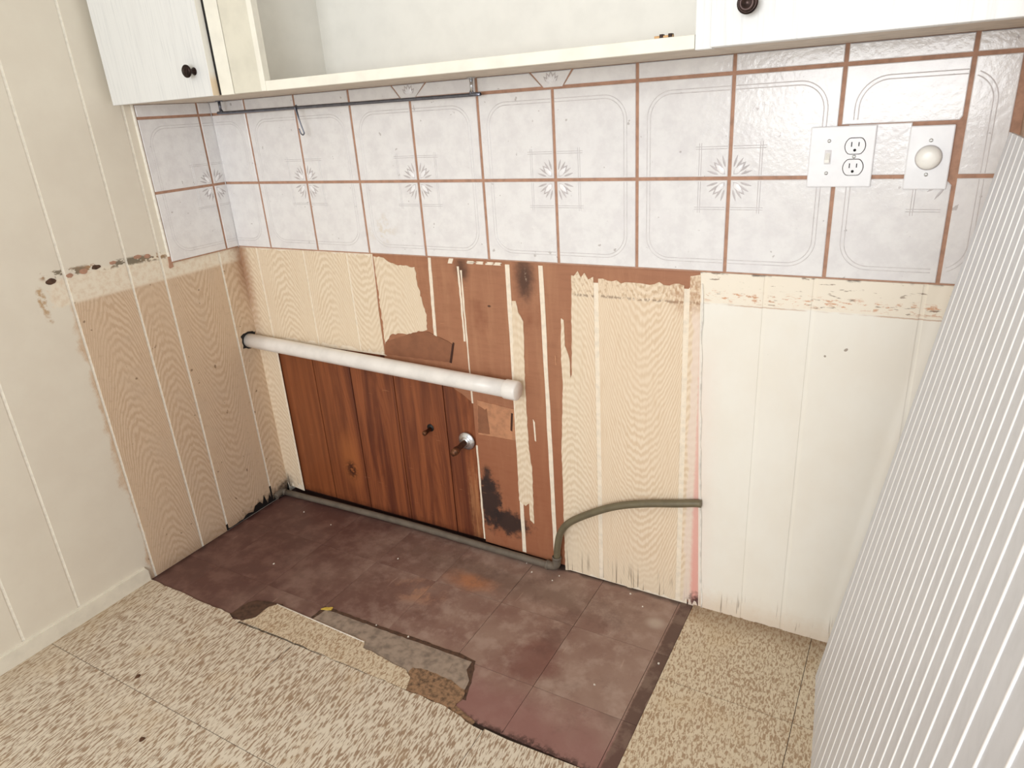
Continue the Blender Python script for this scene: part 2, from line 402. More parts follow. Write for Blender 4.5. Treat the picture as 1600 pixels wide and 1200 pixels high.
def add_tube(bm, path, r, seg=14, cap=True, mi=0):
    path = [Vector(p) for p in path]; rs = r if isinstance(r, (list, tuple)) else [r]*len(path)
    prev = None; rings = []
    for i, p in enumerate(path):
        t = (path[min(i+1, len(path)-1)]-path[max(i-1, 0)]).normalized()
        if prev is None:
            a = Vector((0, 0, 1)) if abs(t.z) < .9 else Vector((1, 0, 0)); nrm = t.cross(a).normalized()
        else:
            nrm = (prev-t*prev.dot(t)).normalized()
        prev = nrm; bn = t.cross(nrm)
        rings.append([bm.verts.new(p+(nrm*math.cos(2*PI*k/seg)+bn*math.sin(2*PI*k/seg))*rs[i]) for k in range(seg)])
    for i in range(len(rings)-1):
        for k in range(seg):
            f = bm.faces.new((rings[i][k], rings[i][(k+1) % seg], rings[i+1][(k+1) % seg], rings[i+1][k])); f.smooth = True; f.material_index = mi
    if cap:
        for q in (rings[0][::-1], rings[-1]):
            f = bm.faces.new(q); f.material_index = mi
def add_lathe(bm, prof, origin, axis, seg=24, mi=0):
    """prof: list of (radius, distance along axis)"""
    axis = Vector(axis).normalized(); o = Vector(origin)
    a = Vector((0, 0, 1)) if abs(axis.z) < .9 else Vector((1, 0, 0)); u = axis.cross(a).normalized(); w = axis.cross(u)
    rings = []
    for r, h in prof:
        if r < 1e-6: rings.append([bm.verts.new(o+axis*h)])
        else: rings.append([bm.verts.new(o+axis*h+(u*math.cos(2*PI*k/seg)+w*math.sin(2*PI*k/seg))*r) for k in range(seg)])
    for A, B_ in zip(rings, rings[1:]):
        for k in range(seg):
            k2 = (k+1) % seg
            q = [A[k % len(A)], A[k2 % len(A)], B_[k2 % len(B_)], B_[k % len(B_)]]
            q2 = []
            for v_ in q:
                if v_ not in q2: q2.append(v_)
            if len(q2) > 2:
                f = bm.faces.new(q2); f.smooth = True; f.material_index = mi
def curve_pts(pts, n=8):
    P = [Vector(p) for p in pts]; P = [P[0]*2-P[1]]+P+[P[-1]*2-P[-2]]; out = []
    for i in range(1, len(P)-2):
        for k in range(n):
            t = k/n; a, b, c, d = P[i-1], P[i], P[i+1], P[i+2]
            out.append(.5*((2*b)+(c-a)*t+(2*a-5*b+4*c-d)*t*t+(3*b-a-3*c+d)*t**3))
    out.append(P[-2]); return out
def jag(pts, amp=.003, step=.012, which=None):
    """roughen an outline; which = indices of the edges to roughen (all if None)"""
    out = []
    for i, p in enumerate(pts):
        q = pts[(i+1) % len(pts)]; out.append(p)
        if which is not None and i not in which: continue
        L = math.hypot(q[0]-p[0], q[1]-p[1]); k = int(L/step)
        for j in range(1, k):
            t = (j+random.uniform(-.3, .3))/k
            nx, ny = -(q[1]-p[1])/L, (q[0]-p[0])/L; a = random.uniform(-amp, amp)
            out.append((p[0]+(q[0]-p[0])*t+nx*a, p[1]+(q[1]-p[1])*t+ny*a))
    return out
def obj(name, bm, mats, parent=None, origin=None):
    bmesh.ops.recalc_face_normals(bm, faces=bm.faces)
    if origin is None:
        n = max(1, len(bm.verts)); xs = [v.co for v in bm.verts]
        origin = Vector(((min(p.x for p in xs)+max(p.x for p in xs))/2, (min(p.y for p in xs)+max(p.y for p in xs))/2, min(p.z for p in xs)))
    origin = Vector(origin)
    bmesh.ops.translate(bm, verts=bm.verts, vec=-origin)
    me = bpy.data.meshes.new(name); bm.to_mesh(me); bm.free()
    for m in (mats if isinstance(mats, (list, tuple)) else [mats]): me.materials.append(m)
    o = bpy.data.objects.new(name, me); COL.objects.link(o)
    place(o, origin, parent)
    return o
WLOC = {}
def place(o, loc, parent=None):
    loc = Vector(loc); WLOC[o.name] = loc
    if parent is not None:
        o.parent = parent; o.location = loc-WLOC[parent.name]
    else: o.location = loc
def share(src, loc, parent):
    o = src.copy(); COL.objects.link(o); place(o, loc, parent); return o
def tag(o, label, cat, group=None):
    o['label'] = label; o['category'] = cat
    if group: o['group'] = group
    return o
def thing(name, label, cat, loc, group=None):
    o = bpy.data.objects.new(name, None); COL.objects.link(o); o.empty_display_size = .05; place(o, loc)
    return tag(o, label, cat, group)
def struct(name, bm, m):
    o = obj(name, bm, m); o['kind'] = 'structure'; return o
def NB(): return bmesh.new()

# ------------------------------------------------------------ room shell
b = NB(); add_box(b, (-.12, .03, -.1), (2.2, .15, 2.44)); wall_back = struct('wall_back', b, M['sub'])
b = NB(); add_box(b, (-.12, -2.6, -.1), (-.0016, .03, 2.44)); wall_left = struct('wall_left', b, M['grooveleft'])
b = NB(); add_box(b, (-.12, -2.6, -.1), (3.0, .03, -.006)); floor = struct('floor', b, M['seam'])
b = NB(); add_box(b, (-.12, -2.6, 2.44), (3.0, .15, 2.5)); ceiling = struct('ceiling', b, M['ceil'])
b = NB(); add_box(b, (2.072, -.75, -.006), (2.16, .03, 2.44)); wall_right = struct('wall_right', b, M['wood'])

# ---- left wall: random width grooved boards
T = .2032; Z1 = 1.1303; ZT = Z1+T; ZB = Z1-T
GL = [0, -.083, -.287, -.391, -.566, -.796, -.947, -1.10, -1.30, -1.405, -1.58, -1.81, -1.96, -2.16, -2.365, -2.6]
for i, (y1, y0) in enumerate(zip(GL, GL[1:])):
    hw = .0042
    p = [(y0+hw, .0), (y1-(hw if i else 0), .0), (y1-(hw if i else 0), 2.44), (y0+hw, 2.44)]
    if i < 2:
        bot = [(y0+hw, .006)]; n = int((y1-y0)/.011)
        for k in range(1, n):
            d_ = max(0, 1-abs(-.12-(y0+(y1-y0)*k/n))/.13)
            bot.append((y0+(y1-y0)*k/n, .004+random.random()*.034*d_+(.012 if k % 2 else 0)*d_))
        p = bot+[(y1-(hw if i else 0), .05 if i == 0 else .02)]+p[2:]
    b = NB(); add_slab(b, p, LF, -.0018, .0)
    obj('panel_board', b, M['left'], wall_left, (0, (y0+y1)/2, .45 if i in (3, 1) else .7))
b = NB(); add_slab(b, [(-2.6, 0), (-.588, 0), (-.588, .040), (-.594, .050), (-2.6, .050)], LF, .0, .010)
add_slab(b, [(-2.6, .050), (-.594, .050), (-.594, .053), (-2.6, .053)], LF, .0, .006)
struct('baseboard_left', b, M['base'])

b = NB(); add_slab(b, [(-.32, 0), (0, 0), (0, .075), (-.1, .062), (-.2, .05), (-.32, .012)], LF, -.0018, -.0008); obj('rotten_edge', b, M['black'], wall_left)
# ---- back wall, deepest first: pine planks, plywood core, veneer boards, painted boards
PX = [.0, .235, .398, .576, .763, .90]
for x0, x1 in zip(PX, PX[1:]):
    b = NB(); add_box(b, (x0+.0018, .007, .022), (x1-.0018, .03, .66), .0012)
    obj('plank', b, M['pine'], wall_back, ((x0+x1)/2, .007, .3))
ply = [bxz(*q) for q in [(598, 395), (900, 408), (896, 600), (893, 888), (757, 839), (750, 760), (744, 680), (741, 622), (706, 612), (600, 556)]]
ply = [(.560, .94), (1.56, .94), (1.56, .005), (.874, .02), (.873, .2), (.872, .36), (.873, .50), (.80, .545), (.560, .60)]
b = NB(); add_slab(b, jag(ply, .002, .02, (3, 4, 6, 7)), BK, -.03, .0)
obj('plywood_sheet', b, M['ply'], wall_back)
def veneer(pts, origin=None, mat='veneer', name='panel_board', t=.0022, t0=0.0):
    b = NB(); add_slab(b, pts, BK, t0, t); return obj(name, b, M[mat], wall_back, origin)
g = .0038
def board(x0, x1, z0, z1, jb=None, jt=None, mat='veneer', oz=.5):
    p = [(x0+g, z0)]
    if jb: p += [(x0+g+(x1-x0-2*g)*k/12, z0+random.uniform(0, jb)) for k in range(1, 12)]
    p += [(x1-g, z0), (x1-g, z1)]
    if jt: p += [(x1-g-(x1-x0-2*g)*k/12, z1-random.uniform(0, jt)) for k in range(1, 12)]
    p += [(x0+g, z1)]
    return veneer(p, ((x0+x1)/2, 0, oz), mat)
# backing of the veneer (its painted grooves) and the boards on it
def backing(pts, mat='groove'): return veneer(pts, None, mat, 'groove_backing', .0010, .0001)
tornA = [bxz(*q) for q in [(600, 553), (604, 535), (612, 522), (640, 521), (668, 515), (667, 492), (660, 470), (652, 440), (648, 417), (618, 413), (608, 402)]]
zl = lambda px, py: bxz(px, py)[1]
backing([(0, .03), (.083, .02), (.086, .6), (.09, .612), (.571, .612)]+[tornA[0]]+[(.568, .93), (0, .93)])
p = [(.0, .05)]+[(.07*k/8, random.uniform(.02, .055)) for k in range(1, 8)]+[(.074, .04), (.0765, .3), (.077, .925), (.0, .925)]
veneer(p, (.02, 0, .5))
for x0, x1 in ((.083, .290), (.290, .468), (.468, .567)):
    board(x0, x1, .616, .926, .014, .012, 'veneer', .72)
veneer(jag([(.572, .62)]+tornA[1:-1]+[(.60, .918), (.572, .92)], .0025, .008), (.62, 0, .7))
# right hand veneer patch with grooves
backing([(1.158, .002), (1.522, .0), (1.522, .915), (1.50, .885), (1.235, .885), (1.208, .885), (1.206, .58), (1.166, .55)])
lb = jag([bxz(*q) for q in [(884, 890), (881, 800), (878, 700), (880, 600), (877, 560), (877, 497), (881, 500), (883, 540), (890, 560), (892, 590), (894, 585), (893, 430)]], .001, .012, range(11))
lb = [(max(x, 1.150), z) for x, z in lb]
veneer(lb+[(1.212, .899), (1.222, .912), (1.23, .896), (1.24, .908), (1.25, .892), (1.2635, .9), (1.2635, .002), (1.24, .012), (1.23, .002), (1.19, .008)], (1.19, 0, .55))
top = [(1.2765+.213*k/18, .899-.0045*abs((k % 3)-1)-.006*math.sin(k/18*PI)+random.uniform(-.003, .003)) for k in range(19)]
bot = [(1.4895-.213*k/20, random.uniform(.0, .012)) for k in range(21)]
veneer(top+bot, (1.39, 0, .5))
bot = [(1.553-.05*k/9, random.uniform(.0, .022)) for k in range(10)]
veneer([(1.5035, .915), (1.527, .92), (1.533, .6), (1.553, .02)]+bot, (1.53, 0, .5))
# painted boards to the right
veneer([(1.526, -.004), (2.07, -.004), (2.07, .93), (1.526, .93)], None, 'painted', 'groove_backing', .0014, .0001)
PR = [1.5315, 1.669, 1.768, 1.968, 2.072]
g = .0042
for x0, x1 in zip(PR, PR[1:]):
    n = int((x1-x0)/.012); p = []
    for k in range(n+1):
        x = x0+g+(x1-x0-2*g)*k/n; p.append((x, random.uniform(.0, .007)))
    p += [(x1-g, .926), (x0+g, .926)]
    if x0 == PR[0]: p[0] = (1.563, .0); p = [(max(q[0], 1.5365+.026*max(0, 1-q[1]/.6)), q[1]) for q in p]
    veneer(p, ((x0+x1)/2, 0, .5), 'painted', 'panel_board', .0034, .0004)
b = NB()
pts = [(1.5335+.03*(1-z/.9)**1.5, -.004, z) for z in [.0+.9*k/40 for k in range(41)]]
add_tube(b, [(x+random.uniform(-.0012, .0012), y, z) for x, y, z in pts], [random.uniform(.0008, .0026) for _ in pts], 6)
o = obj('caulk_bead', b, M['caulk'], wall_back)
# leftover strips of painted groove on the bare plywood
def strip(x0, x1, z0, z1, w, sk=1):
    n = 14; L_ = []; R_ = []
    for k in range(n+1):
        t = k/n; x = x0+(x1-x0)*t; z = z0+(z1-z0)*t; L_.append((x-w/2+random.uniform(-.0008, .0008)*sk, z)); R_.append((x+w/2+random.uniform(-.0008, .0008)*sk, z))
    veneer(L_+R_[::-1], None, 'groove', 'groove_strip', .0018)
strip(.764, .772, .690, .925, .010); strip(.8655, .8655, .690, .905, .006); strip(.8725, .874, .500, .895, .0042)
strip(.872, .874, .030, .362, .0055); strip(1.016, 1.021, .022, .918, .0125); strip(1.124, 1.119, .004, .92, .0125)
strip(.84, .846, .912, .926, .014); strip(.9, .93, .916, .92, .007)
for x in (.905, .935, .965, .99): strip(x, x+.004, .914, .922, .02, 4)
torn = [bxz(*q) for q in [(800, 470), (806, 470), (810, 488), (818, 503), (821, 600), (826, 690), (832, 735), (835, 818), (829, 812), (827, 786), (822, 790), (812, 782), (807, 690), (804, 600)]]
veneer(jag(torn, .0012, .012), (1.04, 0, .5))
veneer([bxz(*q) for q in [(833, 655), (836, 688), (838, 690), (836, 660)]], None, 'groove', 'groove_strip', .0015)
veneer([bxz(*q) for q in [(867, 555), (868, 570), (870, 570), (869, 555)]], None, 'tan', 'splinter', .0012)
# scraps of brown ply face
veneer(jag([bxz(*q) for q in [(603, 534), (640, 522), (668, 518), (700, 533), (707, 538), (704, 566), (603, 553)]], .001, .01), None, 'tan2', 'veneer_scrap', .0024)
veneer([bxz(*q) for q in [(708, 535), (710, 536), (706, 567), (703, 566)]], None, 'sub', 'slot', .0026)
veneer(jag([bxz(*q) for q in [(746, 625), (806, 640), (806, 688), (748, 678)]], .0008, .01), None, 'tan', 'veneer_scrap', .0016)
veneer(jag([bxz(*q) for q in [(747, 633), (758, 640), (761, 638), (766, 678), (748, 676)]], .001, .008), None, 'tan2', 'veneer_scrap', .0022)
veneer([bxz(*q) for q in [(799, 645), (802, 646), (801, 674), (798, 672)]], None, 'sub', 'slot', .002)

# ---- tiles
b = NB(); add_box(b, (.0, -.0046, ZB), (2.0718, .0, 1.371)); obj('tile_backing', b, M['grout'], wall_back)
b = NB(); add_box(b, (.0, -.2586, ZB), (.0046, .0, 1.371)); obj('tile_backing', b, M['grout'], wall_left)
GR = .0037; TT = .0078
def tile_mesh(bm, pts, fn):
    """slab with a softened front edge"""
    if area2(pts) < 0: pts = pts[::-1]
    cx = sum(p[0] for p in pts)/len(pts); cy = sum(p[1] for p in pts)/len(pts)
    def inset(p, d):
        L = math.hypot(p[0]-cx, p[1]-cy); sx = 1 if p[0] > cx else -1; sy = 1 if p[1] > cy else -1
        return (p[0]-sx*d, p[1]-sy*d)
    rings = [[bm.verts.new(fn(u, v, .004)) for u, v in pts], [bm.verts.new(fn(u, v, TT-.0012)) for u, v in pts], [bm.verts.new(fn(*inset(p, .0014), TT)) for p in pts]]
    n = len(pts)
    for A, B_ in zip(rings, rings[1:]):
        for i in range(n): bm.faces.new((A[i], A[(i+1) % n], B_[(i+1) % n], B_[i]))
    bm.faces.new(rings[2]); bm.faces.new(rings[0][::-1])
def ribbon(bm, pts, w, fn, h, mi, lim):
    (u0, u1, v0, v1) = lim; run = []
    def flush():
        if len(run) < 2: return
        ps = [Vector(q) for q in run]; A = []; B_ = []
        for i, p in enumerate(ps):
            t = (ps[min(i+1, len(ps)-1)]-ps[max(i-1, 0)]).normalized(); nn = Vector((-t.y, t.x))*w/2
            A.append(p+nn); B_.append(p-nn)
        va = [bm.verts.new(fn(p.x, p.y, TT-.0002)) for p in A]; vb = [bm.verts.new(fn(p.x, p.y, TT-.0002)) for p in B_]
        vm = [bm.verts.new(fn(p.x, p.y, TT+h)) for p in ps]
        for i in range(len(ps)-1):
            for q in ((va[i], va[i+1], vm[i+1], vm[i]), (vm[i], vm[i+1], vb[i+1], vb[i])):
                f = bm.faces.new(q); f.material_index = mi
    for p in pts:
        if u0 <= p[0] <= u1 and v0 <= p[1] <= v1: run.append(p)
        else: flush(); run = []
    flush()
def seg(a, b, n=24): return [(a[0]+(b[0]-a[0])*k/n, a[1]+(b[1]-a[1])*k/n) for k in range(n+1)]
def relief(bm, fn, lim, W_=T, H_=T, flower=True):
    for k, off in enumerate((.0235, .0305)):
        R = .054-(.007 if k else 0); ue, ve = W_-off, H_-off
        pts = seg((ue, 0), (ue, ve-R))+[(ue-R+R*math.cos(a*PI/24), ve-R+R*math.sin(a*PI/24)) for a in range(1, 12)]+seg((ue-R, ve), (0, ve))
        ribbon(bm, pts, .0030, fn, .0005, 0, lim)
    if not flower: return
    for off in (.060, .0645):
        ribbon(bm, seg((off, 0), (off, .072)), .0019, fn, .0008, 0, lim)
        ribbon(bm, seg((0, off), (.072, off)), .0019, fn, .0008, 0, lim)
    def petal(ang, r0, r1, w, mi, h):
        c, s_ = math.cos(ang), math.sin(ang); n = 6; up = []; lo = []; mid = []
        for k in range(n+1):
            t = k/n; r = r0+(r1-r0)*t; ww = w*math.sin(PI*min(1, max(0.02, t**.8)))**.8 if 0 < k < n else 0.0004
            x, y = .002+r*c, .002+r*s_
            up.append((x-ww*s_, y+ww*c)); lo.append((x+ww*s_, y-ww*c)); mid.append((x, y))
        if not all(lim[0] <= q[0] <= lim[1] and lim[2] <= q[1] <= lim[3] for q in up+lo): return
        a = [bm.verts.new(fn(*q, TT-.0002)) for q in up]; b_ = [bm.verts.new(fn(*q, TT-.0002)) for q in lo]; m_ = [bm.verts.new(fn(*q, TT+h)) for q in mid]
        for i in range(n):
            for q in ((a[i], a[i+1], m_[i+1], m_[i]), (m_[i], m_[i+1], b_[i+1], b_[i])):
                f = bm.faces.new(q); f.material_index = mi; f.smooth = True
    for d_ in (8, 82): petal(math.radians(d_), .010, .036, .0062, 2, .0006); petal(math.radians(d_), .012, .033, .0044, 1, .0016)
    for d_ in (17, 33, 57, 73): petal(math.radians(d_), .022, .047, .0030, 2, .0008)
    for d_ in (25, 65, 45): petal(math.radians(d_), .009, .044, .0080, 2, .0010); petal(math.radians(d_), .011, .038, .0066, 1, .0024)
RM = [M['relief'], M['petal'], M['spike']]
cache = {}
def put_tile(wall, left, c0, c1, z0, z1, su, sv, lim=None, W_=T, H_=T, flower=True, uoff=0, sharekey=None, outline=None):
    """a tile between c0..c1 along the wall and z0..z1; su, sv = which way its flower corner lies"""
    mapf = LF if left else BK
    if outline is None: outline = [(c0+GR, z0+GR), (c1-GR, z0+GR), (c1-GR, z1-GR), (c0+GR, z1-GR)]
    org = (0, (c0+c1)/2, z0) if left else ((c0+c1)/2, 0, z0)
    if sharekey and sharekey in cache:
        a, r_ = cache[sharekey]; t = share(a, org, wall)
        if r_: share(r_, org, t)
        return t
    b = NB(); tile_mesh(b, outline, mapf); t = obj('tile', b, M['tile'], wall, org)
    r_ = None
    if su:
        uo = (c1 if su < 0 else c0); vo = (z0 if sv > 0 else z1)
        fn = lambda u, v, h: mapf(uo+su*(u-uoff), vo+sv*v, h)
        L_ = lim or (uoff+GR+.001, uoff+(c1-c0)-GR-.001, GR+.001, (z1-z0)-GR-.001)
        b = NB(); relief(b, fn, L_, W_, H_, flower)
        r_ = obj('relief', b, RM, t, org)
    if sharekey: cache[sharekey] = (t, r_)
    return t
XG = [.1577+T*k for k in range(10)]
for row, (z0, z1, sv) in enumerate(((Z1, ZT, 1), (ZB, Z1, -1))):
    # left wall: full tile, flower on its corner side; then the tile that wraps round the corner
    put_tile(wall_left, True, -.2586, -.0533, z0, z1, -1, sv, W_=.2053)
    ol = [(-.0533+GR, z0+GR), (-.0, z0+GR), (-.0, z1-GR), (-.0533+GR, z1-GR)]
    put_tile(wall_left, True, -.0533, 0, z0, z1, 1, sv, lim=(GR+.001, .0445, GR+.001, T-GR-.001), W_=.211, outline=ol)
    ol = [(.0082, z0+GR), (.1577-GR, z0+GR), (.1577-GR, z1-GR), (.0082, z1-GR)]
    put_tile(wall_back, False, 0, .1577, z0, z1, 1, sv, lim=(.0615, .205, GR+.001, T-GR-.001), W_=.211, uoff=.0533, outline=ol)
    for k in range(9):
        su = -1 if k % 2 == 0 else 1
        if k == 8:
            if row == 0:
                put_tile(wall_back, False, XG[8], XG[9], z0, z1, -1, sv, lim=(GR+.001, T-GR-.001, .102, T-GR-.001),
                         outline=[(XG[8]+GR, 1.2275), (XG[9]-GR-.004, 1.2275), (XG[9]-GR, 1.234), (XG[9]-GR, z1-GR), (XG[8]+GR, z1-GR)])
                put_tile(wall_back, False, XG[8], 1.906, z0, z1, 0, sv, outline=[(1.80, z0+GR), (1.906, z0+GR), (1.906, 1.2262), (1.80, 1.2262)])
            else:
                put_tile(wall_back, False, XG[8], XG[9], z0, z1, -1, sv, lim=(.012, T-GR-.001, .012, T-GR-.001),
                         outline=[(XG[8]+GR, z0+GR), (XG[9]-GR, z0+GR), (XG[9]-GR, z1-GR-.012), (XG[9]-GR-.012, z1-GR), (XG[8]+GR, z1-GR)])
        else:
            put_tile(wall_back, False, XG[k], XG[k+1], z0, z1, su, sv, sharekey=(su, sv))
    put_tile(wall_back, False, XG[9], 2.058, z0, z1, 1, sv, lim=(GR+.001, .0675, GR+.001, T-GR-.001), W_=.068, flower=False,
             outline=[(XG[9]+GR, z0+GR), (2.056, z0+GR), (2.056, z1-GR), (XG[9]+GR, z1-GR)])
# cut top row under the cabinets, with two wedge shaped flower pieces
zt0, zt1 = ZT, 1.3705
TRI = {3: (.716, .819, .742, .784), 5: (1.121, 1.223, 1.152, 1.199)}
edges = [.0082-GR]+XG+[2.0597]
for i, (x0, x1) in enumerate(zip(edges, edges[1:])):
    a0, a1, b0, b1 = x0+GR, x1-GR, x0+GR, x1-GR      # bottom left/right, top left/right
    for k, (tl, tr, bl, br) in TRI.items():
        if abs(x1-XG[k]) < 1e-6: a1, b1 = bl-.0055, tl-.0055
        if abs(x0-XG[k]) < 1e-6: a0, b0 = br+.0055, tr+.0055
    put_tile(wall_back, False, x0, x1, zt0, zt1, 0, 1, outline=[(a0, zt0+GR), (a1, zt0+GR), (b1, zt1-.0025), (b0, zt1-.0025)])
for k, (tl, tr, bl, br) in TRI.items():
    t = put_tile(wall_back, False, tl, tr, zt0, zt1, 0, 1, outline=[(bl, zt0+.001), (br, zt0+.001), (tr, zt1-.0025), (tl, zt1-.0025)])
    b = NB()
    for d_, L_, w, mi in ((90, .0305, .0062, 2), (66, .029, .0055, 2), (114, .029, .0055, 2), (44, .027, .0045, 2), (136, .027, .0045, 2), (90, .026, .0046, 1), (66, .0245, .0038, 1), (114, .0245, .0038, 1), (44, .0225, .0030, 1), (136, .0225, .0030, 1)):
        a = math.radians(d_); c, s_ = math.cos(a), math.sin(a); cx = (tl+tr)/2; cz = zt0+.006; vs = []
        for r_, q in ((.004, 0), (L_*.6, w), (L_, 0), (L_*.6, -w)): vs.append(b.verts.new((cx+r_*c-q*s_, -TT, cz+r_*s_+q*c)))
        m_ = b.verts.new((cx+L_*.55*c, -TT-(.0024 if mi == 1 else .0006), cz+L_*.55*s_))
        for i in range(4):
            f = b.faces.new((vs[i], vs[(i+1) % 4], m_)); f.material_index = mi
    obj('relief', b, RM, t)
for y0, y1 in ((-.2586, -.0533), (-.0533, 0)):
    put_tile(wall_left, True, y0, y1, zt0, zt1, 0, 1, outline=[(y0+GR, zt0+GR), (y1-(GR if y1 < 0 else 0), zt0+GR), (y1-(GR if y1 < 0 else 0), zt1-.0025), (y0+GR, zt1-.0025)])
b = NB(); add_box(b, (.0, -.2640, ZB+.02), (.0085, -.2586+.001, 1.371), .002); obj('edge_strip', b, M['grooveleft'], wall_left)
b = NB(); add_tube(b, [(.0085, -.0085, ZB+.001), (.0085, -.0085, 1.37)], .0016, 6); obj('corner_joint', b, M['relief'], wall_back)
b = NB(); add_slab(b, jag([(-.2645, .912), (-.252, .915), (-.2535, .95), (-.262, .945)], .002, .006), LF, .0, .003); obj('adhesive_smear', b, M['grout'], wall_left)
# rounded dabs of old adhesive on the scraped strip of the left wall
for y, z, ry, rz in ((-.603, .953, .013, .008), (-.553, .957, .009, .006), (-.515, .960, .012, .007), (-.478, .9635, .013, .0065), (-.43, .965, .010, .005), (-.355, .966, .012, .006), (-.325, .962, .010, .006)):
    b = NB(); add_slab(b, [(y+ry*math.cos(k*PI/7)*random.uniform(.85, 1.1), z+rz*math.sin(k*PI/7)*random.uniform(.8, 1.1)) for k in range(14)], LF, .0, .0012)
    obj('adhesive_dab', b, M['darklay'] if y < -.46 and y > -.5 or y < -.59 else M['grout'], wall_left)

# ---- floor: old red tiles, vinyl tiles, torn layers
rx = [0, .142, .3705, .599, .8275, 1.054, 1.2775, 1.5025, 1.5395]; ry = [.0, -.213, -.4445, -.597]
b = NB(); add_box(b, (0, -.62, -.006), (1.56, .03, -.0022)); obj('joint_dirt', b, M['seam'], floor)
for x0, x1 in zip(rx, rx[1:]):
    for y1, y0 in zip(ry, ry[1:]):
        b = NB(); h = random.uniform(-.0004, .0004)
        j_ = .0005 if x1 > .9 else .00022
        add_box(b, (x0+j_, y0+j_, -.005), (x1-j_, (y1 if y1 < 0 else .028)-j_, h), .0004)
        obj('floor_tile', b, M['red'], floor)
VZ = .0045
def vinyl(pts, mat='vinyl', z=VZ, jw=None):
    b = NB(); add_slab(b, jag(pts, .0025, .02, jw) if jw is not None else pts, FL, -.0055, z)
    return obj('vinyl_tile', b, M[mat], floor)
vx = [.0, .030, .634, 1.238, 1.842, 2.446, 3.0]; vy = [-.595, -.893, -1.195, -1.497, -1.80, -2.10, -2.40, -2.6]
q = .0007
for x0, x1 in zip(vx[1:] if False else [0]+vx[2:], vx[2:]):
    pass
cols = [0, .634, 1.238, 1.842, 2.446, 3.0]
for x0, x1 in zip(cols, cols[1:]):
    for y1, y0 in zip(vy, vy[1:]):
        p = [(x0+q, y0+q), (x1-q, y0+q), (x1-q, y1-q), (x0+q, y1-q)]
        if y1 == -.595 and x1 < 1.9:
            if x0 == 0: p = [(x0+q, y0+q), (x1-q, y0+q), (x1-q, y1-q), (.42, -.595), (.40, -.601), (.37, -.589), (.2, -.588), (.0, -.587)]
            elif x1 < 1.3: p = p[:2]+[(x1-q, -.612), (1.19, -.608), (1.17, -.60), (1.12, -.592), (x0+q, -.595)]
            else: p = [(x0+q, y0+q), (x1-q, y0+q), (x1-q, y1-q), (1.5405, -.595), (1.5405, -.60), (1.46, -.602), (1.3, -.608), (x0+q, -.606)]
            vinyl(p, jw=(2, 3, 4, 5, 6) if x1 < 1.3 else None)
        else: vinyl(p)
for x0, x1 in ((1.5405, 1.842), (1.842, 2.144), (2.144, 2.446), (2.446, 3.0)):
    for y1, y0 in ((.028, -.293), (-.293, -.595)):
        if x0 > 2.0 and y1 > 0: continue
        vinyl([(x0+q, y0+q), (x1-q, y0+q), (x1-q, y1-q), (x0+q, y1-q)], 'vinyl2')
b = NB(); add_box(b, (0, -2.6, -.0058), (3.0, -.6115, .0034)); obj('joint_dirt', b, M['seam'], floor)
b = NB(); add_box(b, (1.5415, -.6115, -.0058), (3.0, .027, .0034)); obj('joint_dirt', b, M['seam'], floor)
def layer(name, px, z, mat, amp=.002, z0=-.001, step=.012):
    b = NB(); add_slab(b, jag([fxy(*p_, z) for p_ in px], amp, step), FL, z0, z); return obj(name, b, M[mat], floor)
layer('torn_paper', [(486, 964), (508, 947), (600, 980), (722, 1022), (743, 1033), (737, 1062), (728, 1094), (690, 1080), (560, 1000)], .0012, 'darklay', .0015, .0003)
layer('torn_grey_layer', [(487, 968), (510, 952), (600, 985), (720, 1028), (737, 1034), (729, 1046), (733, 1063), (722, 1086), (690, 1070), (640, 1062), (560, 1010)], .0022, 'greylay', .0012)
layer('torn_grey_layer', [(640, 1052), (690, 1062), (722, 1078), (731, 1062), (700, 1048), (708, 1036), (640, 1008), (570, 1003)], .0028, 'greylay', .0015)
layer('torn_felt', [(632, 1060), (645, 1043), (668, 1047), (705, 1062), (726, 1078), (722, 1092), (706, 1108), (632, 1077)], .0032, 'felt', .003, step=.008)
layer('torn_paper', [(357, 960), (388, 941), (402, 938), (442, 944), (426, 955), (408, 966), (378, 970)], .0034, 'darklay', .002)
b = NB(); add_slab(b, jag([fxy(*p_, VZ) for p_ in [(370, 972), (400, 964), (420, 948), (434, 944), (500, 974), (570, 1001), (567, 1012), (585, 1020), (612, 1036), (634, 1046), (641, 1058), (634, 1077), (556, 1046), (476, 1013)]], .0015, .012), FL, -.001, VZ)
obj('vinyl_tile', b, M['vinyl2'], floor)
b = NB(); add_tube(b, [(*fxy(*p_, VZ), VZ) for p_ in [(433, 944), (500, 973), (569, 1003)]], .0016, 6); obj('broken_edge', b, M['flake'], floor)
layer('torn_felt', [(700, 1106), (712, 1102), (742, 1128), (735, 1134)], .0018, 'felt', .002)

